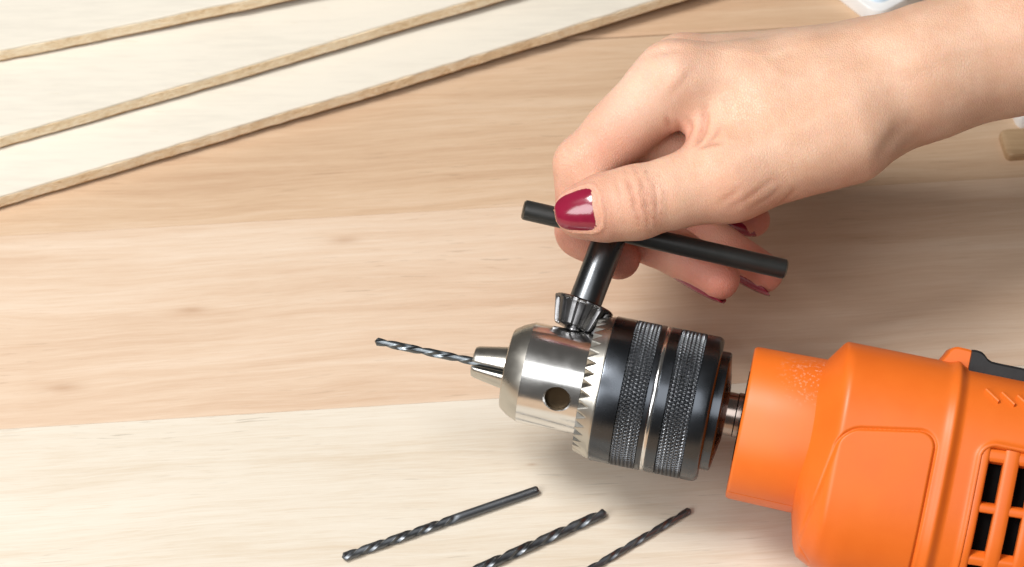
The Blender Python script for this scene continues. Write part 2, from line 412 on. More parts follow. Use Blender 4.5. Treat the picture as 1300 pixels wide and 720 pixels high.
collar = link('gear_collar', mesh('gear_collar', Vc, grid_faces(len(cs), nc_, True)+[tuple(range(nc_)), tuple((len(cs)-1)*nc_+k for k in range(nc_))], True, 50), DUSTY, drill)
link('collar_bore_shade', lathe('collar_bore_shade', [(43.55, 6.4), (43.55, 12.5), (43.72, 12.6)], FR, 64, 30, cap=False), INSIDE_SHADE, collar)  # flat black ring, the shade inside the bore put into its colour

# main housing: dense loft with grooves, ridge and vent recess pressed into it
def smooth01(t): t = np.clip(t, 0, 1); return t*t*(3-2*t)
def rrect(x, y, cx, cy, hx, hy, r):
    qx = np.abs(x-cx)-hx+r; qy = np.abs(y-cy)-hy+r
    return np.hypot(np.maximum(qx, 0), np.maximum(qy, 0))+np.minimum(np.maximum(qx, qy), 0)-r
def body_point(a, ang):
    """a (mm), ang arrays -> y, z (mm), before surface details"""
    g = smooth01((a-62.5)/6.5)                      # rounded front shoulder
    def ch(a_, p, q, e):                             # chamfer from p to q with eased corners
        t = (a_-p)/(q-p); w = e/(q-p)
        sp = lambda x: np.where(x < -w, 0, np.where(x > w, x, (x+w)**2/(4*w)))
        return np.clip(sp(t)-sp(t-1), 0, 1)
    y1 = 16.5+9.3*ch(a, 61.5, 68.0, 0.7)
    y0 = -(19.0+14.5*ch(a, 61.2, 65.0, 1.0)+5.5*ch(a, 63.5, 75.0, 2.0))
    z1 = 18.5+11.2*ch(a, 60.0, 69.5, 1.2)
    z0 = -z1+2.5
    n = 2.9
    c, s = np.cos(ang), np.sin(ang)
    z = np.sign(c)*np.abs(c)**(2/n); y = np.sign(s)*np.abs(s)**(2/n)
    return (y0+y1)/2+(y1-y0)/2*y, (z0+z1)/2+(z1-z0)/2*z
PANEL = dict(cx=82.2, cy=-17.6, hx=12.6, hy=22.0, r=5.0)
VENT = dict(cx=122.2, cy=-18.0, hx=15.5, hy=24.0, r=4.0)
def body_detail(a, ang, y, z):
    """outward offset in mm; surface coordinates are (a, y) on the face turned to the camera"""
    front = np.clip(np.cos(ang)*4, 0, 1)
    off = np.zeros_like(a)
    ax = a+np.clip(-y-5, 0, 60)*0.13*0 - np.clip((y+0)*0.09, -3.5, 0)*(-1)*0
    sl = np.clip(y, -40, 8)*0.10                      # left edge of the panel leans with the shoulder
    d = rrect(a-np.where(a < 82, sl*1.6, 0)*1.0, y-0.17*(a-82), **PANEL)
    off += front*(-0.55*np.exp(-(d/0.42)**2)+0.25*smooth01(-d/0.8))
    # ridge round the housing
    rc = 98.2
    off += 0.75*np.exp(-((a-rc)/1.5)**2)+(-0.9)*smooth01((a-rc)/3.0)*front
    # vent recess
    dv = rrect(a, y, **VENT)
    off += front*(0.7*np.exp(-((dv-0.2)/0.9)**2))
    off -= front*5.0*smooth01((-dv-0.2)/0.7)+front*9.0*smooth01((-dv-2.5)/0.7)*0
    # fine clamshell seam along the lower front shoulder
    pl = [(62.6, -17.0), (62.9, -24.0), (64.8, -30.0), (69.0, -34.5)]
    ds = np.full_like(a, 99.0)
    for (p, q), (p2, q2) in zip(pl, pl[1:]):
        L2 = (p2-p)**2+(q2-q)**2; t = np.clip(((a-p)*(p2-p)+(y-q)*(q2-q))/L2, 0, 1)
        ds = np.minimum(ds, np.hypot(a-p-t*(p2-p), y-q-t*(q2-q)))
    off -= front*0.28*np.exp(-(ds/0.28)**2)
    return off
def build_housing():
    A_ = np.concatenate([np.linspace(58.5, 72, 56), np.linspace(72.2, 102, 150), np.linspace(102.3, 150, 140), 150+np.array([3, 6, 8.5, 10, 10.8])])
    # angles: even steps along the outline, finer on the side that carries the mouldings
    fine_t = np.linspace(-math.pi, math.pi, 20001)
    yb, zb = body_point(np.full_like(fine_t, 100.0), fine_t)
    ds = np.hypot(np.diff(yb), np.diff(zb))*np.where(zb[1:] > 0, 4.0, 1.0)
    arc = np.concatenate([[0], np.cumsum(ds)])
    ang = np.interp(np.linspace(0, arc[-1], 640, endpoint=False), arc, fine_t)
    aa, tt = np.meshgrid(A_, ang, indexing='ij')
    y, z = body_point(np.minimum(aa, 150), tt)
    off = body_detail(aa, tt, y, z)
    endk = np.sqrt(np.clip(1-np.clip((aa-150)/11, 0, 1)**2, 0, 1))
    # outward normal in the section, approximated
    ny, nz = y+5, z; L = np.hypot(ny, nz)+1e-9
    y = y+off*ny/L; z = z+off*nz/L
    y = -5+(y+5)*endk; z = z*endk
    P = A0[None, None]+e1*(aa*1e-3)[..., None]+e2*(y*1e-3)[..., None]+e3*(z*1e-3)[..., None]
    n, m_ = aa.shape
    Fc = grid_faces(n, m_, True)+[tuple(range(m_)), tuple((n-1)*m_+k for k in range(m_))]
    me = mesh('housing', P.reshape(-1, 3), Fc, True, 60)
    return me, aa, tt, y
me, aa, tt, yy = build_housing()
housing = link('housing', me, ORANGE, drill)
def on_body(a, y, off):
    """point of the camera-facing side of the housing at (a, y), off mm outside it"""
    lo, hi = -math.pi/2, math.pi/2
    for _ in range(40):
        mid = (lo+hi)/2
        if body_point(np.array(a), np.array(mid))[0] < y: lo = mid
        else: hi = mid
    yb, zb = body_point(np.array(a), np.array(lo))
    ny, nz = float(yb)+5, float(zb); L = math.hypot(ny, nz)
    return FR.P(a*1e-3, (float(yb)+off*ny/L)*1e-3, (float(zb)+off*nz/L)*1e-3)
# vent: black floor painted as the shade of deep openings, and grille bars
def strip(name, path, wid, hgt, mat, parent):
    """bar with rounded top along path of (a, y); wid mm wide, rises from -4 to hgt mm"""
    V = []; prof = [(-1, -4.0), (-1, hgt-0.5), (-0.75, hgt-0.12), (-0.35, hgt), (0.35, hgt), (0.75, hgt-0.12), (1, hgt-0.5), (1, -4.0)]
    for i, (a, y) in enumerate(path):
        p0 = path[max(0, i-1)]; p1 = path[min(len(path)-1, i+1)]
        d = unit((p1[0]-p0[0], p1[1]-p0[1])); nn = (-d[1], d[0])
        for s, h in prof: V.append(on_body(a+nn[0]*s*wid/2, y+nn[1]*s*wid/2, h))
    m_ = len(prof); n = len(path)
    return link(name, mesh(name, V, grid_faces(n, m_, True)+[tuple(range(m_)), tuple((n-1)*m_+k for k in range(m_))], True, 40), mat, parent)
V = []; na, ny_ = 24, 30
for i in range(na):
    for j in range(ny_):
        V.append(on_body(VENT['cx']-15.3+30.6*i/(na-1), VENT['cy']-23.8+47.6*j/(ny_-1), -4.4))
link('vent_shade_floor', mesh('vent_shade_floor', V, grid_faces(na, ny_)), INSIDE_SHADE, housing)
for a in (107.8, 114.8, 122.2, 129.6):
    strip('grille_bar', [(a, VENT['cy']-23.4+46.8*t/20) for t in range(21)], 3.9 if a > 110 else 2.4, -0.5, ORANGE, housing)
for y in (4.2, -10.5, -25.0, -39.0):
    strip('grille_bar', [(VENT['cx']-15+30*t/14, y+0.12*(t-7)) for t in range(15)], 2.5 if y < 0 else 3.4, -0.9, ORANGE, housing)
# bump on top and black rubber strip set behind it
def top_block(name, a_pts, z0, z1, mat, rnd=0.6):
    V = []; n = len(a_pts)
    for a, ylo, yhi in a_pts:
        for (y, z) in ((ylo, z0), (yhi-rnd, z0), (yhi, z0+rnd), (yhi, z1-rnd), (yhi-rnd, z1), (ylo, z1)):
            V.append(FR.P(a*1e-3, y*1e-3, z*1e-3))
    return link(name, mesh(name, V, grid_faces(n, 6, True)+[tuple(range(6)), tuple((n-1)*6+k for k in range(6))], True, 40), mat, housing)
top_block('latch_bump', [(93.4, 20, 25.2), (94.9, 20, 27.6), (95.7, 20, 29.2), (96.5, 20, 29.9), (97.3, 20, 30.1), (100.4, 20, 30.0), (101.0, 20, 29.8)], -9, 9, ORANGE)
top_block('rubber_strip', [(100.9, 24.0, 30.0), (101.9, 23.6, 30.1), (103.4, 23.4, 29.9), (104.4, 23.3, 29.3), (105.3, 23.2, 28.4), (106.4, 23.1, 27.9), (108, 23.1, 27.8), (128.0, 22.9, 27.7), (129.5, 22.9, 29.0), (150, 22.5, 29.2)], -9.6, 11.8, RUBBER)
# slanted raised marks moulded under the strip
for k in range(4):
    a = 105.4+4.2*k
    V = []
    P0 = np.array((a, 20.2)); P1 = np.array((a+3.6, 17.6))
    strip('raised_mark', [tuple(P0+(P1-P0)*t/4) for t in range(5)], 0.8, 0.06, ORANGE, housing)

# ------------------------------------------------------------------ twist drill bits
def twist_bit(name, base, axis, L, flute, dia, pitch, mat, label, group, tip=True, roll=0.0, loc=None, flute_right=1):
    """axis points from the shank end to the tip; base = shank end"""
    axis = unit(axis); h = unit(np.cross(axis, (0, 0, 1))); v = np.cross(h, axis)
    R = dia/2; seg = 40
    prof = []
    for j in range(seg):
        t = 2*math.pi*j/seg
        u = (t % math.pi)/math.pi             # two flutes
        if u < 0.5:
            s = math.sin(u/0.5*math.pi); r = 1-0.46*s**0.9
        elif u < 0.57: r = 1.0
        else: r = 0.965
        prof.append(r)
    V = []; rows = []
    n = int(L/0.0004)
    for i in range(n+1):
        x = L*i/n
        k = smooth01(np.array((x-(L-flute))/(dia*1.6))).item()
        ph = roll+(x-(L-flute))*2*math.pi/pitch*flute_right
        tipk = 1.0
        tl = R*0.62
        if x > L-tl: tipk = max(0.02, (L-x)/tl)
        if x < R*0.25: tipk = 0.8+0.2*x/(R*0.25)
        for j in range(seg):
            t = 2*math.pi*j/seg
            r = R*min(tipk, 1+(prof[j]-1)*k) if tipk < 1 else R*(1+(prof[j]-1)*k)
            p = base+axis*x+h*(r*math.cos(t+ph))+v*(r*math.sin(t+ph))
            V.append(p)
    Fc = grid_faces(n+1, seg, True)+[tuple(range(seg)), tuple(n*seg+j for j in range(seg))]
    me = mesh(name, V, Fc, True, 38)
    o = link(name, me, mat)
    return tag(o, label, 'drill bit', group)
G = 'black twist drill bits'
def bit_on_table(pa, pb, dia, **kw):
    z = dia/2; a = on_z(*pa, z); b = on_z(*pb, z); return a, b-a, np.linalg.norm(b-a)
a, d, L = bit_on_table((683, 622), (434, 708), 0.0026)
twist_bit('drill_bit', a, d, L, L*0.60, 0.0026, 0.0165, BITSTEEL, 'black twist bit lying whole on the table, its smooth shank pointing at the chuck', G, roll=0.6)
a, d, L = bit_on_table((590, 730), (770, 650), 0.0029)
dd = unit(d); twist_bit('drill_bit', a-dd*0.028, d, L+0.028, 0.055, 0.0029, 0.0205, BITSTEEL, 'middle black twist bit of the three on the table, cut off by the frame', G, roll=1.4)
a, d, L = bit_on_table((740, 728), (877, 647), 0.0021)
dd = unit(d); twist_bit('drill_bit', a-dd*0.024, d, L+0.024, 0.05, 0.0021, 0.0185, BITSTEEL, 'thinnest black twist bit on the table, nearest the orange drill', G, roll=2.2)
sh = A0-e1*0.018
twist_bit('drill_bit', sh, -e1, 0.0425, 0.031, 0.0023, 0.0205, BITBRIGHT, 'thin steel twist bit clamped in the jaws of the chuck', G, roll=0.9)

# ------------------------------------------------------------------ chuck key
kd = rad(KEY_ANG)
KB = A0-e1*0.0062+kd*0.0146
KN = unit(np.cross(e1, kd))
KQ = on_plane(777, 294, KB, KN)                 # where the bar crosses the stem
ks = unit(KQ-KB)
kx = unit(e1-(e1@ks)*ks); kz = np.cross(kx, ks)
KF = Frame(KB, ks, kx, kz)
key = empty('chuck_key', tuple(KB)); tag(key, 'black steel T handled chuck key standing in the chuck, pinched by the thumb', 'chuck key')
HL = np.linalg.norm(KQ-KB)*1e3
link('stem', lathe('stem', [(6.5, 4.65), (HL+4.0, 4.65), (HL+4.8, 4.2), (HL+5.0, 3.4)], KF, 64, 35), KEYBLACK, key)
NG = 12
def gear_r(a, r, t):
    if not (-0.1 < a < 7.2): return r
    w = ((t*NG/(2*math.pi)) % 1.0)
    g = smooth01(np.array((abs(w-0.5)-0.16)/0.13)).item()
    return r-g*(0.95 if a < 6.3 else 0.95*max(0, (7.1-a)/0.8))
prof = [(-5.0, 3.0), (-0.3, 3.0), (-0.2, 4.9), (0.0, 5.9), (0.4, 6.4)]+[(0.4+6.0*i/6, 6.4+2.0*i/6) for i in range(1, 7)]+[(6.8, 8.6), (7.3, 8.6), (7.7, 8.1), (7.75, 4.4)]
link('key_gear', lathe('key_gear', prof, KF, NG*14, 30, gear_r), KEYGEAR, key)
BL = on_plane(664, 266, KQ, unit(-F_+0.12*R_)); BR = on_plane(998, 342, KQ, unit(-F_+0.05*R_))
bax = unit(BR-BL); bu = unit(np.cross(kz, bax)); BF = Frame(BL, bax, bu, np.cross(bax, bu))
LB = np.linalg.norm(BR-BL)*1e3
bar = link('handle_bar', lathe('handle_bar', [(0.45, 2.78), (1.0, 2.84), (LB-1.0, 2.86), (LB-0.45, 2.80)], BF, 48, 40), BARBLACK, key)
link('bar_end', lathe('bar_end', [(-0.05, 2.2), (0.0, 2.35), (0.46, 2.78)], BF, 48, 30), WORN, bar)
link('bar_end', lathe('bar_end', [(LB-0.46, 2.80), (LB, 2.35), (LB+0.05, 2.2)], BF, 48, 30), WORN, bar)

# ------------------------------------------------------------------ background oddments
def slab(name, pts, z0, z1, mat, parent=None, rnd=0.0012):
    V = []; n = len(pts)
    c = np.mean(np.array(pts), axis=0)
    rows = [(z0, 0), (z1-rnd, 0), (z1-rnd*0.3, rnd*0.3), (z1, rnd)]
    for z, ins in rows:
        for p in pts:
            q = np.array(p); dirc = unit((c-q)[:2]); V.append((q[0]+dirc[0]*ins, q[1]+dirc[1]*ins, z))
    Fc = grid_faces(4, n, True)+[tuple(range(n)), tuple(3*n+k for k in range(n))]
    return link(name, mesh(name, V, Fc, True, 30), mat, parent)
def rounded_poly(corner, d1, d2, l1, l2, r, n=8):
    """parallelogram with rounded corners, from its corner along unit d1, d2"""
    P = []
    cs_ = [corner, corner+d1*l1, corner+d1*l1+d2*l2, corner+d2*l2]
    for i in range(4):
        p = cs_[i]; a = unit(cs_[i-1]-p); b = unit(cs_[(i+1) % 4]-p)
        for k in range(n+1):
            t = k/n; P.append(p+a*r*(1-t)**2+b*r*t**2)
    return P
WHITE_PL = plain('white_plastic', (0.80, 0.80, 0.79), 0.35, var=0.02); BLUE_PL = plain('pale_blue_plastic', (0.60, 0.73, 0.84), 0.25, var=0.02)
GREY_PL = plain('dark_grey_plastic', (0.05, 0.055, 0.06), 0.4)
ck = on_z(1112, 30, 0.002); dl = unit(on_z(1068, -4, 0.002)-ck); dr_ = np.array([-dl[1], dl[0], 0])*-1
case = empty('plastic_case', tuple(ck)); tag(case, 'white rimmed pale blue plastic case lying behind the wrist', 'plastic case')
slab('rim', rounded_poly(ck, dl, dr_, 0.12, 0.07, 0.006), 0.0002, 0.006, WHITE_PL, case)
slab('lid', rounded_poly(ck+(dl+dr_)*0.0032, dl, dr_, 0.113, 0.0635, 0.005), 0.006, 0.0072, BLUE_PL, case)
slab('dark_edge', rounded_poly(ck+dr_*0.0125-dl*0.0015, dl, dr_, 0.10, 0.04, 0.002), 0.0072, 0.0105, GREY_PL, case)
bk = on_z(1277, 205, 0.0)
d1 = unit(np.array([0.995, 0.09, 0])); d2 = np.array([-d1[1], d1[0], 0])
tag(slab('wood_block', rounded_poly(bk, d1, d2, 0.08, 0.012, 0.002), 0.0, 0.0028, wood_material('ochre_wood', (0.32, 0.20, 0.105), (0.43, 0.285, 0.16), (0.50, 0.35, 0.21), 31.0), None), 'small ochre wood offcut at the right edge under the forearm', 'wood offcut')

wk = on_z(1291, 165, 0.0)
tag(slab('plastic_piece', rounded_poly(wk, d1, d2, 0.03, 0.012, 0.004), 0.0, 0.006, WHITE_PL, None), 'small white plastic piece at the right edge, just under the forearm', 'plastic piece')

# ------------------------------------------------------------------ the hand, as one continuous surface
wQ = (KQ-CAM)@F_
def hp(px, py, z):
    """place seen at (px, py), z mm nearer to the camera than the key bar -> mm in the hand frame (right, up, towards camera)"""
    d = ray(px, py); P = CAM+d*(wQ-z*1e-3)
    q = (P-KQ)*1e3
    return np.array([q@R_, q@U_, -(q@F_)])
def to_world(Q): return KQ+np.asarray(Q)@np.stack([R_, U_, -F_])*1e-3
def cone(P, a, b, ra, rb, flat=None):
    ba = b-a; L2 = ba@ba
    pa = P-a
    t = np.clip(pa@ba/L2, 0, 1)
    q = pa-t[:, None]*ba
    if flat is not None:
        n, k = flat                      # squeeze along n: distance counts k times there
        dn = q@n; q2 = (q*q).sum(1)+(k*k-1)*dn*dn
        return (np.sqrt(q2)-(ra+(rb-ra)*t))/ (1+0.5*(k-1))
    return np.sqrt((q*q).sum(1))-(ra+(rb-ra)*t)
def smin(a, b, k):
    h = np.maximum(k-np.abs(a-b), 0)/k
    return np.minimum(a, b)-h*h*k*0.25
# joints: MCP, PIP, DIP, tip
FING = {
 'index':  ([hp(856, 100, 0), hp(741, 210, -7), hp(741, 292, -13), hp(786, 328, -15)], [10.2, 8.6, 7.7, 6.0]),
 'middle': ([hp(868, 87, -19), hp(765, 200, -27), hp(828, 300, -21), hp(912, 354, -15)], [9.6, 8.6, 7.8, 6.2]),
 'ring':   ([hp(885, 92, -38), hp(790, 205, -48), hp(868, 284, -38), hp(970, 347, -31)], [9.0, 8.0, 7.2, 5.8]),
 'pinky':  ([hp(905, 105, -55), hp(850, 200, -62), hp(898, 258, -52), hp(956, 279, -46)], [8.2, 7.0, 6.4, 5.2]),
}
T_CMC, T_MCP, T_IP, T_TIP = hp(1070, 168, 2), hp(925, 226, 8), hp(806, 257, 10.5), hp(737, 268, 10.5)
WR1, WR2 = hp(1160, 97, -6), hp(1155, 94, -28)
AR1, AR2 = hp(1330, 39, -10), hp(1330, 34, -34)
def chain(P, pts, rr, k=3.0):
    d = None
    for i in range(len(pts)-1):
        c = cone(P, pts[i], pts[i+1], rr[i], rr[i+1])
        d = c if d is None else smin(d, c, k)
    return d
def thumb_distal(P):
    mid = T_IP*0.42+T_TIP*0.58
    d = smin(cone(P, T_IP, mid, 9.4, 8.9), cone(P, mid, T_TIP, 8.9, 7.2), 3)
    pad = cone(P, mid-np.array([0, 0.5, 2.0]), T_TIP-np.array([-1, 0.3, 2.0]), 7.6, 6.6)
    return smin(d, pad, 3)
def palm(P):
    d = smin(cone(P, WR1, AR1, 16.4, 23.2), cone(P, WR2, AR2, 15.8, 22.8), 12)
    carp = hp(1095, 112, -14)
    d = smin(d, cone(P, WR1, hp(1040, 110, -6), 16.4, 14.5), 12)
    for f, w0, r0 in (('index', hp(1085, 108, -8), 14.5), ('middle', hp(1088, 98, -20), 15.0), ('ring', hp(1095, 104, -32), 14.0), ('pinky', hp(1100, 112, -42), 13.0)):
        m = FING[f][0][0]
        d = smin(d, cone(P, w0, m, r0, FING[f][1][0]-0.3), 9)
    d = smin(d, cone(P, T_CMC, T_MCP, 15.2, 11.0), 11)                        # thumb metacarpal and thenar
    d = smin(d, cone(P, hp(1090, 145, -14), hp(1000, 188, -12), 14, 12.5), 10)   # heel of the thumb
    d = smin(d, cone(P, hp(960, 150, 0), hp(915, 176, 2), 10.5, 7.0), 12)      # web
    d = smin(d, cone(P, hp(832, 190, -15), hp(915, 198, -16), 7.0, 10), 4)     # flesh of the palm behind the web
    d = smin(d, cone(P, hp(1090, 150, -34), hp(960, 150, -44), 14, 12), 12)    # hypothenar
    return d
def sdf(P):
    d = palm(P)
    for f in FING:
        pts, rr = FING[f]
        pr = cone(P, pts[0], pts[1], rr[0]-0.2, rr[1]-0.3)
        pr = smin(pr, cone(P, pts[0]+(pts[1]-pts[0])*0.25, pts[0]+(pts[1]-pts[0])*0.6, rr[0]-1.0, rr[1]), 3)
        d = smin(d, pr, 6.5 if f == 'index' else 4.5)
        d = smin(d, chain(P, pts[1:], rr[1:], 2.5), 1.6)
    th = smin(cone(P, T_MCP, T_MCP*0.45+T_IP*0.55, 11.0, 9.5), cone(P, T_MCP*0.45+T_IP*0.55, T_IP, 9.5, 9.7), 3)
    th = smin(th, thumb_distal(P), 3)
    d = smin(d, th, 7.0)
    return d
def surface(lo, hi, h):
    lo = np.asarray(lo, float); n = np.ceil((np.asarray(hi)-lo)/h).astype(int)
    n = (n+3)//4*4+1
    hc = h*4; nc = (n-1)//4+1
    ax = [lo[i]+hc*np.arange(nc[i]) for i in range(3)]
    G = np.stack(np.meshgrid(*ax, indexing='ij'), -1).reshape(-1, 3)
    Dc = np.concatenate([sdf(G[i:i+200000]) for i in range(0, len(G), 200000)]).reshape(nc)
    near = np.abs(Dc) < hc*1.9
    nb = near[:-1, :-1, :-1].copy()
    sign = Dc[:-1, :-1, :-1]
    for dx in (0, 1):
        for dy in (0, 1):
            for dz in (0, 1):
                nb |= near[dx:nc[0]-1+dx, dy:nc[1]-1+dy, dz:nc[2]-1+dz]
    fine_mask = np.zeros(n, bool); D = np.full(n, 9.0, np.float32)
    rep = np.repeat(np.repeat(np.repeat(nb, 4, 0), 4, 1), 4, 2)
    fine_mask[:-1, :-1, :-1] = rep
    for ax_ in range(3):
        sl0 = [slice(None)]*3; sl1 = [slice(None)]*3; sl0[ax_] = slice(0, -1); sl1[ax_] = slice(1, None)
        fine_mask[tuple(sl1)] |= fine_mask[tuple(sl0)]
    srep = np.repeat(np.repeat(np.repeat(sign, 4, 0), 4, 1), 4, 2)
    D[:-1, :-1, :-1] = np.where(srep < 0, -9.0, 9.0)
    idx = np.argwhere(fine_mask)
    out = np.empty(len(idx), np.float32)
    for i in range(0, len(idx), 200000): out[i:i+200000] = sdf(lo+idx[i:i+200000]*h)
    D[fine_mask] = out
    # surface nets
    I = D < 0
    c = n-1
    corner = [(x, y, z) for x in (0, 1) for y in (0, 1) for z in (0, 1)]
    cnt = np.zeros(c, np.int8)
    for x, y, z in corner: cnt += I[x:x+c[0], y:y+c[1], z:z+c[2]]
    act = np.argwhere((cnt > 0) & (cnt < 8))
    vid = np.full(c, -1, np.int64); vid[tuple(act.T)] = np.arange(len(act))
    acc = np.zeros((len(act), 3)); num = np.zeros(len(act))
    cv = {k: D[act[:, 0]+k[0], act[:, 1]+k[1], act[:, 2]+k[2]] for k in corner}
    for k in corner:
        for ax_ in range(3):
            if k[ax_]: continue
            k2 = list(k); k2[ax_] = 1; k2 = tuple(k2)
            a, b = cv[k], cv[k2]; m_ = (a < 0) != (b < 0)
            t = np.where(m_, a/np.where(m_, a-b, 1), 0)
            p = np.array(k, float)[None]+t[:, None]*np.eye(3)[ax_]
            acc[m_] += p[m_]; num[m_] += 1
    V = lo+(act+acc/num[:, None])*h
    Fq = []
    for ax_ in range(3):
        b_, c_ = [(1, 2), (2, 0), (0, 1)][ax_]
        s0 = [slice(None)]*3; s1 = [slice(None)]*3; s0[ax_] = slice(0, -1); s1[ax_] = slice(1, None)
        e = np.argwhere(I[tuple(s0)] != I[tuple(s1)])
        e = e[(e[:, b_] > 0) & (e[:, c_] > 0) & (e[:, b_] < c[b_]) & (e[:, c_] < c[c_])]
        fl = I[tuple(e.T)]
        q = []
        for db, dc in ((0, 0), (1, 0), (1, 1), (0, 1)):
            o = e.copy(); o[:, b_] -= db; o[:, c_] -= dc; q.append(vid[tuple(o.T)])
        q = np.stack(q, 1); q[fl] = q[fl][:, ::-1]
        Fq.append(q[(q >= 0).all(1)])
    return V, np.concatenate(Fq)
def grad(P, e=0.35):
    g = np.stack([sdf(P+np.eye(3)[i]*e)-sdf(P-np.eye(3)[i]*e) for i in range(3)], 1)
    return g/np.maximum(np.linalg.norm(g, axis=1, keepdims=True), 1e-6)
HV, HF = surface((-24, -22, -76), (128, 68, 24), 0.7)
for _ in range(2): HV = HV-grad(HV)*sdf(HV)[:, None]*0.8
HN = grad(HV)

# creases and tendons pressed into the surface
def vnoise(P, f, seed):
    r = np.random.RandomState(seed); s = np.zeros(len(P))
    for k in range(7):
        d = r.normal(size=3); d /= np.linalg.norm(d); s += np.sin(P@d*f*(0.6+r.rand())+r.rand()*6.28)
    return s/7
def seg_dist(P, a, b):
    ba = b-a; t = np.clip((P-a)@ba/(ba@ba), 0, 1); return np.linalg.norm(P-a-t[:, None]*ba, axis=1), t
def groove(path, width, depth, wob=0.25, seed=0):
    dmin = np.full(len(HV), 99.); tt = np.zeros(len(HV)); n = len(path)-1
    Pw = HV+np.stack([vnoise(HV, 0.9, seed), vnoise(HV, 0.9, seed+1), vnoise(HV, 0.9, seed+2)], 1)*wob
    for i in range(n):
        d, t = seg_dist(Pw, path[i], path[i+1]); m = d < dmin; dmin[m] = d[m]; tt[m] = (i+t[m])/n
    taper = np.sin(np.pi*np.clip(tt, 0.03, 0.97))**0.5
    return depth*np.exp(-(dmin/width)**2)*taper
def skin_pt(px, py):
    """the front-most skin seen at (px, py)"""
    d = ray(px, py); zs = np.arange(26, -30, -0.5)
    pts = np.array([hp(px, py, z) for z in zs]); s = sdf(pts)
    i = np.argmax(s < 0) if (s < 0).any() else len(s)-1
    return pts[i]
def sk(*pp): return [skin_pt(*p) for p in pp]
disp = np.zeros(len(HV)); crease = np.zeros(len(HV))
for path, w, dp in (
  ([(793, 218), (800, 235), (806, 258), (812, 283)], 0.75, -0.42), ([(806, 214), (816, 236), (820, 262), (822, 285)], 0.8, -0.38),
  ([(780, 226), (786, 240), (790, 262), (794, 284)], 0.6, -0.22), ([(822, 222), (830, 240), (833, 262), (834, 280)], 0.6, -0.25),
  ([(770, 232), (773, 250), (776, 270), (779, 290)], 0.55, -0.12), ([(842, 226), (846, 246), (848, 270)], 0.6, -0.14),
  ([(885, 182), (890, 170), (893, 158), (896, 140)], 1.3, -0.9), ([(888, 188), (902, 182), (915, 180)], 0.8, -0.5), ([(872, 176), (876, 164), (874, 150)], 0.9, -0.4), ([(898, 184), (908, 172), (916, 160)], 0.8, -0.35),
  ([(855, 172), (850, 158), (846, 146)], 0.9, -0.3), ([(862, 176), (862, 164), (860, 152)], 0.8, -0.25),
  ([(930, 262), (946, 254), (965, 240), (985, 226)], 1.1, -0.20), ([(955, 264), (972, 254), (990, 240)], 1.0, -0.17), ([(915, 258), (925, 250), (940, 238)], 0.9, -0.2),
  ([(826, 67), (845, 64), (868, 61)], 2.1, -0.6), ([(985, 262), (1000, 250), (1012, 236)], 1.1, -0.22), ([(1110, 205), (1130, 180), (1150, 160)], 3.5, -0.5)):
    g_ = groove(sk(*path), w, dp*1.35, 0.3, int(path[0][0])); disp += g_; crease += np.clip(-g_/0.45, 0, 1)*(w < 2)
for path, w, dp in (
  ([(870, 104), (930, 92), (1000, 84), (1080, 80)], 3.2, 0.55),                 # index tendon
  ([(930, 205), (985, 180), (1040, 150), (1090, 128)], 3.2, 0.6),               # thumb tendon
  ([(905, 60), (960, 70), (1010, 62), (1060, 48)], 1.8, 0.32), ([(960, 70), (985, 95), (1040, 104)], 1.6, 0.28), ([(1085, 92), (1150, 84), (1220, 60), (1290, 50)], 2.2, 0.32),
  ([(848, 92), (858, 96), (866, 104)], 5.0, 0.8)):
    disp += groove(sk(*path), w, dp, 0.2, 5)
disp += vnoise(HV, 0.16, 31)*0.45+vnoise(HV, 0.45, 41)*0.10
HV = HV+HN*disp[:, None]

# raised skin fold round the thumb nail
_t = unit(T_TIP-T_IP); _n = np.array([-0.12, -0.02, 1.0]); _n = unit(_n-(_n@_t)*_t); _s = np.cross(_t, _n); _L = np.linalg.norm(T_TIP-T_IP)
_r = HV-T_IP; _al = (_r@_t)/_L; _ph = np.arctan2(_r@_s, _r@_n)
_x = (_al-1.09)/0.39; _y = _ph/np.radians(47)/(1+0.13*_x)
_q = (np.abs(_x)**3.9+np.abs(_y)**3.9)**(1/3.9)
_near = (np.linalg.norm(HV-(T_IP*0.3+T_TIP*0.7), axis=1) < 18) & (_x < 0.95)
HV = HV+HN*np.where(_near, 0.50*np.exp(-((_q-1.13)/0.10)**2)-0.18*np.exp(-((_q-1.02)/0.06)**2), 0)[:, None]
crease += np.where(_near, 0.5*np.exp(-((_q-1.03)/0.05)**2), 0)

# redder tips, knuckles, web, thumb; deepened to paint shade on the curled fingers
red = np.zeros(len(HV))
def blob(c, r, k):
    global red
    red = np.maximum(red, k*np.exp(-((np.linalg.norm(HV-c, axis=1)/r)**2)))
for f, (pts, rr) in FING.items():
    blob(pts[3], 22, 1.1); blob(pts[2], 18, 1.0); blob(pts[1], 11, 0.55)
    blob(pts[0], 11, 0.30)
blob(T_TIP, 13, 0.8); blob(T_IP+np.array([0, 0, 9]), 9, 0.35); blob(hp(880, 190, 0), 10, 0.8); blob(hp(930, 262, 14), 12, 0.25)
blob(hp(780, 185, -2), 13, 0.55)
pale = np.exp(-((np.linalg.norm(HV-hp(800, 110, 8), axis=1)/16)**2))  # lighter highlight on the index finger, put into the skin colour
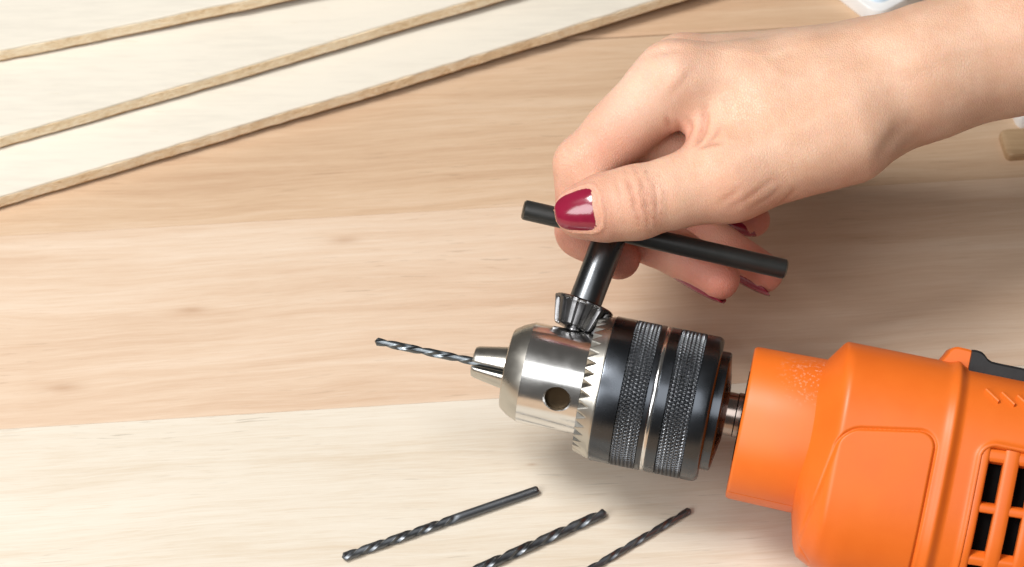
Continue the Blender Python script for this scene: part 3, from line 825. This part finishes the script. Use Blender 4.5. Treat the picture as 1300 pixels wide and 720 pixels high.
# wrinkle coordinate and mask over the joints
wt = np.zeros(len(HV)); wm = np.zeros(len(HV))
for c, ax_, n, sig, k in ([(T_IP+np.array([2.0, 0, 0]), T_TIP-T_MCP, np.array([0, 0.1, 1.0]), 6.0, 1.0)]
        +[(FING[f][0][1], FING[f][0][2]-FING[f][0][0], HV.mean(0)*0+np.array([-1.0, 0.4, 0.3]), 6.0, 0.8) for f in FING]
        +[(FING['index'][0][0], np.array([-0.6, -0.8, 0]), np.array([-0.3, 0.7, 0.5]), 8.0, 0.35)]):
    ax_ = unit(ax_); r_ = HV-c; t = r_@ax_; lat = r_-t[:, None]*ax_
    facing = np.clip(HN@unit(n)*1.3, 0, 1)
    m_ = k*np.exp(-(t/sig)**2)*facing*np.exp(-(np.linalg.norm(lat, axis=1)/16)**4)
    hit = m_ > wm; wm[hit] = m_[hit]; wt[hit] = t[hit]
me = bpy.data.meshes.new('person')
W = to_world(HV)
me.from_pydata(W.tolist(), [], HF.tolist()); me.update()
me.polygons.foreach_set('use_smooth', [True]*len(me.polygons))
at = me.attributes.new('flush_shade', 'FLOAT', 'POINT'); at.data.foreach_set('value', red.astype(np.float32))
at = me.attributes.new('crease', 'FLOAT', 'POINT'); at.data.foreach_set('value', np.clip(crease, 0, 1).astype(np.float32))
at = me.attributes.new('fold_t', 'FLOAT', 'POINT'); at.data.foreach_set('value', wt.astype(np.float32))
at = me.attributes.new('fold_mask', 'FLOAT', 'POINT'); at.data.foreach_set('value', wm.astype(np.float32))
at = me.attributes.new('pale', 'FLOAT', 'POINT'); at.data.foreach_set('value', pale.astype(np.float32))

def skin_mat():
    m = NT('skin'); c = m.coord()
    fl = m.n('ShaderNodeAttribute', {'attribute_name': 'flush_shade'}).outputs['Fac']
    pa = m.n('ShaderNodeAttribute', {'attribute_name': 'pale'}).outputs['Fac']
    n1 = m.noise(c, 110, 4, 0.6); n2 = m.noise(c, 420, 3)
    base = m.mix(m.mr(n1, 0.35, 0.65), (0.70, 0.425, 0.285), (0.76, 0.50, 0.355))
    base = m.mix(m.math('MULTIPLY', m.mr(n2, 0.45, 0.7), 0.25), base, (0.68, 0.37, 0.27))
    base = m.mix(m.math('MULTIPLY', pa, 0.5), base, (0.78, 0.56, 0.44))
    base = m.mix(m.math('MULTIPLY', fl, 0.85), base, (0.60, 0.205, 0.150))
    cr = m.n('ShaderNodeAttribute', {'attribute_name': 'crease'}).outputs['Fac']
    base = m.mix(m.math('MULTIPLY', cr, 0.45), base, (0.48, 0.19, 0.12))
    # crossing fine skin lines and pores
    st = m.mapping(c, (1700, 850, 1250), (0, 0, 0), (0, 0.3, 0.5))
    v1 = m.n('ShaderNodeTexVoronoi', {'feature': 'DISTANCE_TO_EDGE'}, Vector=st, Scale=1.0, Randomness=0.9).outputs['Distance']
    v1 = m.mr(v1, 0.0, 0.16)
    v2 = m.noise(c, 2200, 3)
    v3 = m.noise(m.mapping(c, (300, 1400, 1400), (0, 0, 0), (0, 0, -0.6)), 1.0, 3)
    h = m.math('MULTIPLY_ADD', v1, 0.5, m.math('MULTIPLY_ADD', v2, 0.3, m.math('MULTIPLY', v3, 0.5)))
    base = m.mix(m.math('MULTIPLY', m.math('SUBTRACT', 1.0, v1), 0.16), base, (0.50, 0.27, 0.18))
    ft = m.n('ShaderNodeAttribute', {'attribute_name': 'fold_t'}).outputs['Fac']; fm = m.n('ShaderNodeAttribute', {'attribute_name': 'fold_mask'}).outputs['Fac']
    ph = m.math('MULTIPLY_ADD', ft, 1.35, m.math('MULTIPLY', m.noise(m.mapping(c, (260, 260, 260)), 1.0, 3), 9.0))
    fold = m.math('POWER', m.math('ABSOLUTE', m.math('SINE', ph)), 0.45)
    fold = m.math('MULTIPLY', m.math('SUBTRACT', 1.0, fold), fm)
    base = m.mix(m.math('MULTIPLY', fold, 0.22), base, (0.50, 0.20, 0.13))
    h = m.math('SUBTRACT', m.math('MULTIPLY', h, 0.5), m.math('MULTIPLY', fold, 0.42))
    return m.set(Base_Color=base, Roughness=m.mr(n2, 0.3, 0.7, 0.42, 0.52), Specular_IOR_Level=0.42, Normal=m.bump(h, 0.7, 0.0004),
                 Subsurface_Weight=0.4, Subsurface_Radius=(1.0, 0.36, 0.18), Subsurface_Scale=0.0026)
SKIN = skin_mat()
person = link('person', me, SKIN)
tag(person, 'hand with dark red polished nails pinching the bar of the chuck key', 'person')

# nails
def nail_mat():
    m = NT('raspberry_nail_polish'); c = m.coord()
    n1 = m.noise(c, 300, 3)
    return m.set(Base_Color=m.mix(m.mr(n1, 0.3, 0.7), (0.21, 0.008, 0.030), (0.25, 0.010, 0.038)), Roughness=0.16, Specular_IOR_Level=0.6,
                 Coat_Weight=0.5, Coat_Roughness=0.14, Normal=m.bump(m.noise(c, 220, 2), 0.12, 0.0003))
NAIL = nail_mat()
def nail(a, b, n, sd, t0, t1, half_deg, e=3.4, bow=0.5):
    """nail on the segment a->b (mm), facing n; from fraction t0 to t1 of it, half_deg either side"""
    t = unit(b-a); n = unit(n-(n@t)*t); s = np.cross(t, n); L = np.linalg.norm(b-a)
    zs = np.arange(2, 14, 0.05)
    def top(al):
        sv = sd(np.array([a+t*L*al+n*z for z in zs])); return zs[np.argmax(sv > 0)]
    al_s = np.linspace(t0, min(t1, 1.0), 6); co = np.polyfit(al_s, [top(q) for q in al_s], 1)
    NU, NV = 27, 27; th = 0.55
    V, I = [], []
    for i in range(NU):
        for j in range(NV):
            x = -1+2*i/(NU-1); y = -1+2*j/(NV-1)
            m_ = max(abs(x), abs(y)) or 1e-9; ee = e if x < 0 else 1.0+(e-1.0)*0.52; q = (abs(x)**ee+abs(y)**ee)**(1/ee) or 1e-9
            x2, y2 = x*m_/q, y*m_/q                      # square -> rounded outline
            al = (t0+t1)/2+(t1-t0)/2*x2-0.05*(t1-t0)*y2*y2*(x2 < 0)*(-x2)
            R = co[0]*al+co[1]
            phi = math.radians(half_deg)*y2*(1+0.08*x2)
            drop = bow*max(0.0, x2)**2
            edge = max(abs(x), abs(y))
            d = n*math.cos(phi)*1.0+s*math.sin(phi)
            o = a+t*L*al
            V.append(o+d*(R+0.30*(1-edge**4)-0.15*edge**4)-n*drop)
            I.append(o+d*(R-th)-n*drop)
    V = np.array(V); I = np.array(I)
    F1 = grid_faces(NU, NV); off = NU*NV
    F2 = [tuple(off+v for v in f[::-1]) for f in F1]
    rim = [i*NV for i in range(NU)]+[(NU-1)*NV+j for j in range(1, NV)]+[i*NV+NV-1 for i in range(NU-2, -1, -1)]+[j for j in range(NV-2, 0, -1)]
    F3 = [(rim[i], rim[(i+1) % len(rim)], off+rim[(i+1) % len(rim)], off+rim[i]) for i in range(len(rim))]
    link('nail', mesh('nail', to_world(np.concatenate([V, I])), F1+F2+F3, True, 50), NAIL, person)
def seg_sdf(f): return lambda P: chain(P, FING[f][0][1:], FING[f][1][1:], 2.5)
nail(T_IP, T_TIP, np.array([-0.12, -0.02, 1.0]), thumb_distal, 0.70, 1.47, 50, 4.8, 0.7)
nail(FING['index'][0][2], FING['index'][0][3], np.array([0.2, -0.6, -1.0]), seg_sdf('index'), 0.55, 1.35, 50)
nail(FING['middle'][0][2], FING['middle'][0][3], np.array([-0.55, -0.83, -0.38]), seg_sdf('middle'), 0.50, 1.22, 48)
nail(FING['ring'][0][2], FING['ring'][0][3], np.array([-0.55, -0.83, 0.05]), seg_sdf('ring'), 0.55, 1.18, 48)
nail(FING['pinky'][0][2], FING['pinky'][0][3], np.array([-0.3, -0.9, 0.35]), seg_sdf('pinky'), 0.45, 1.2, 50)
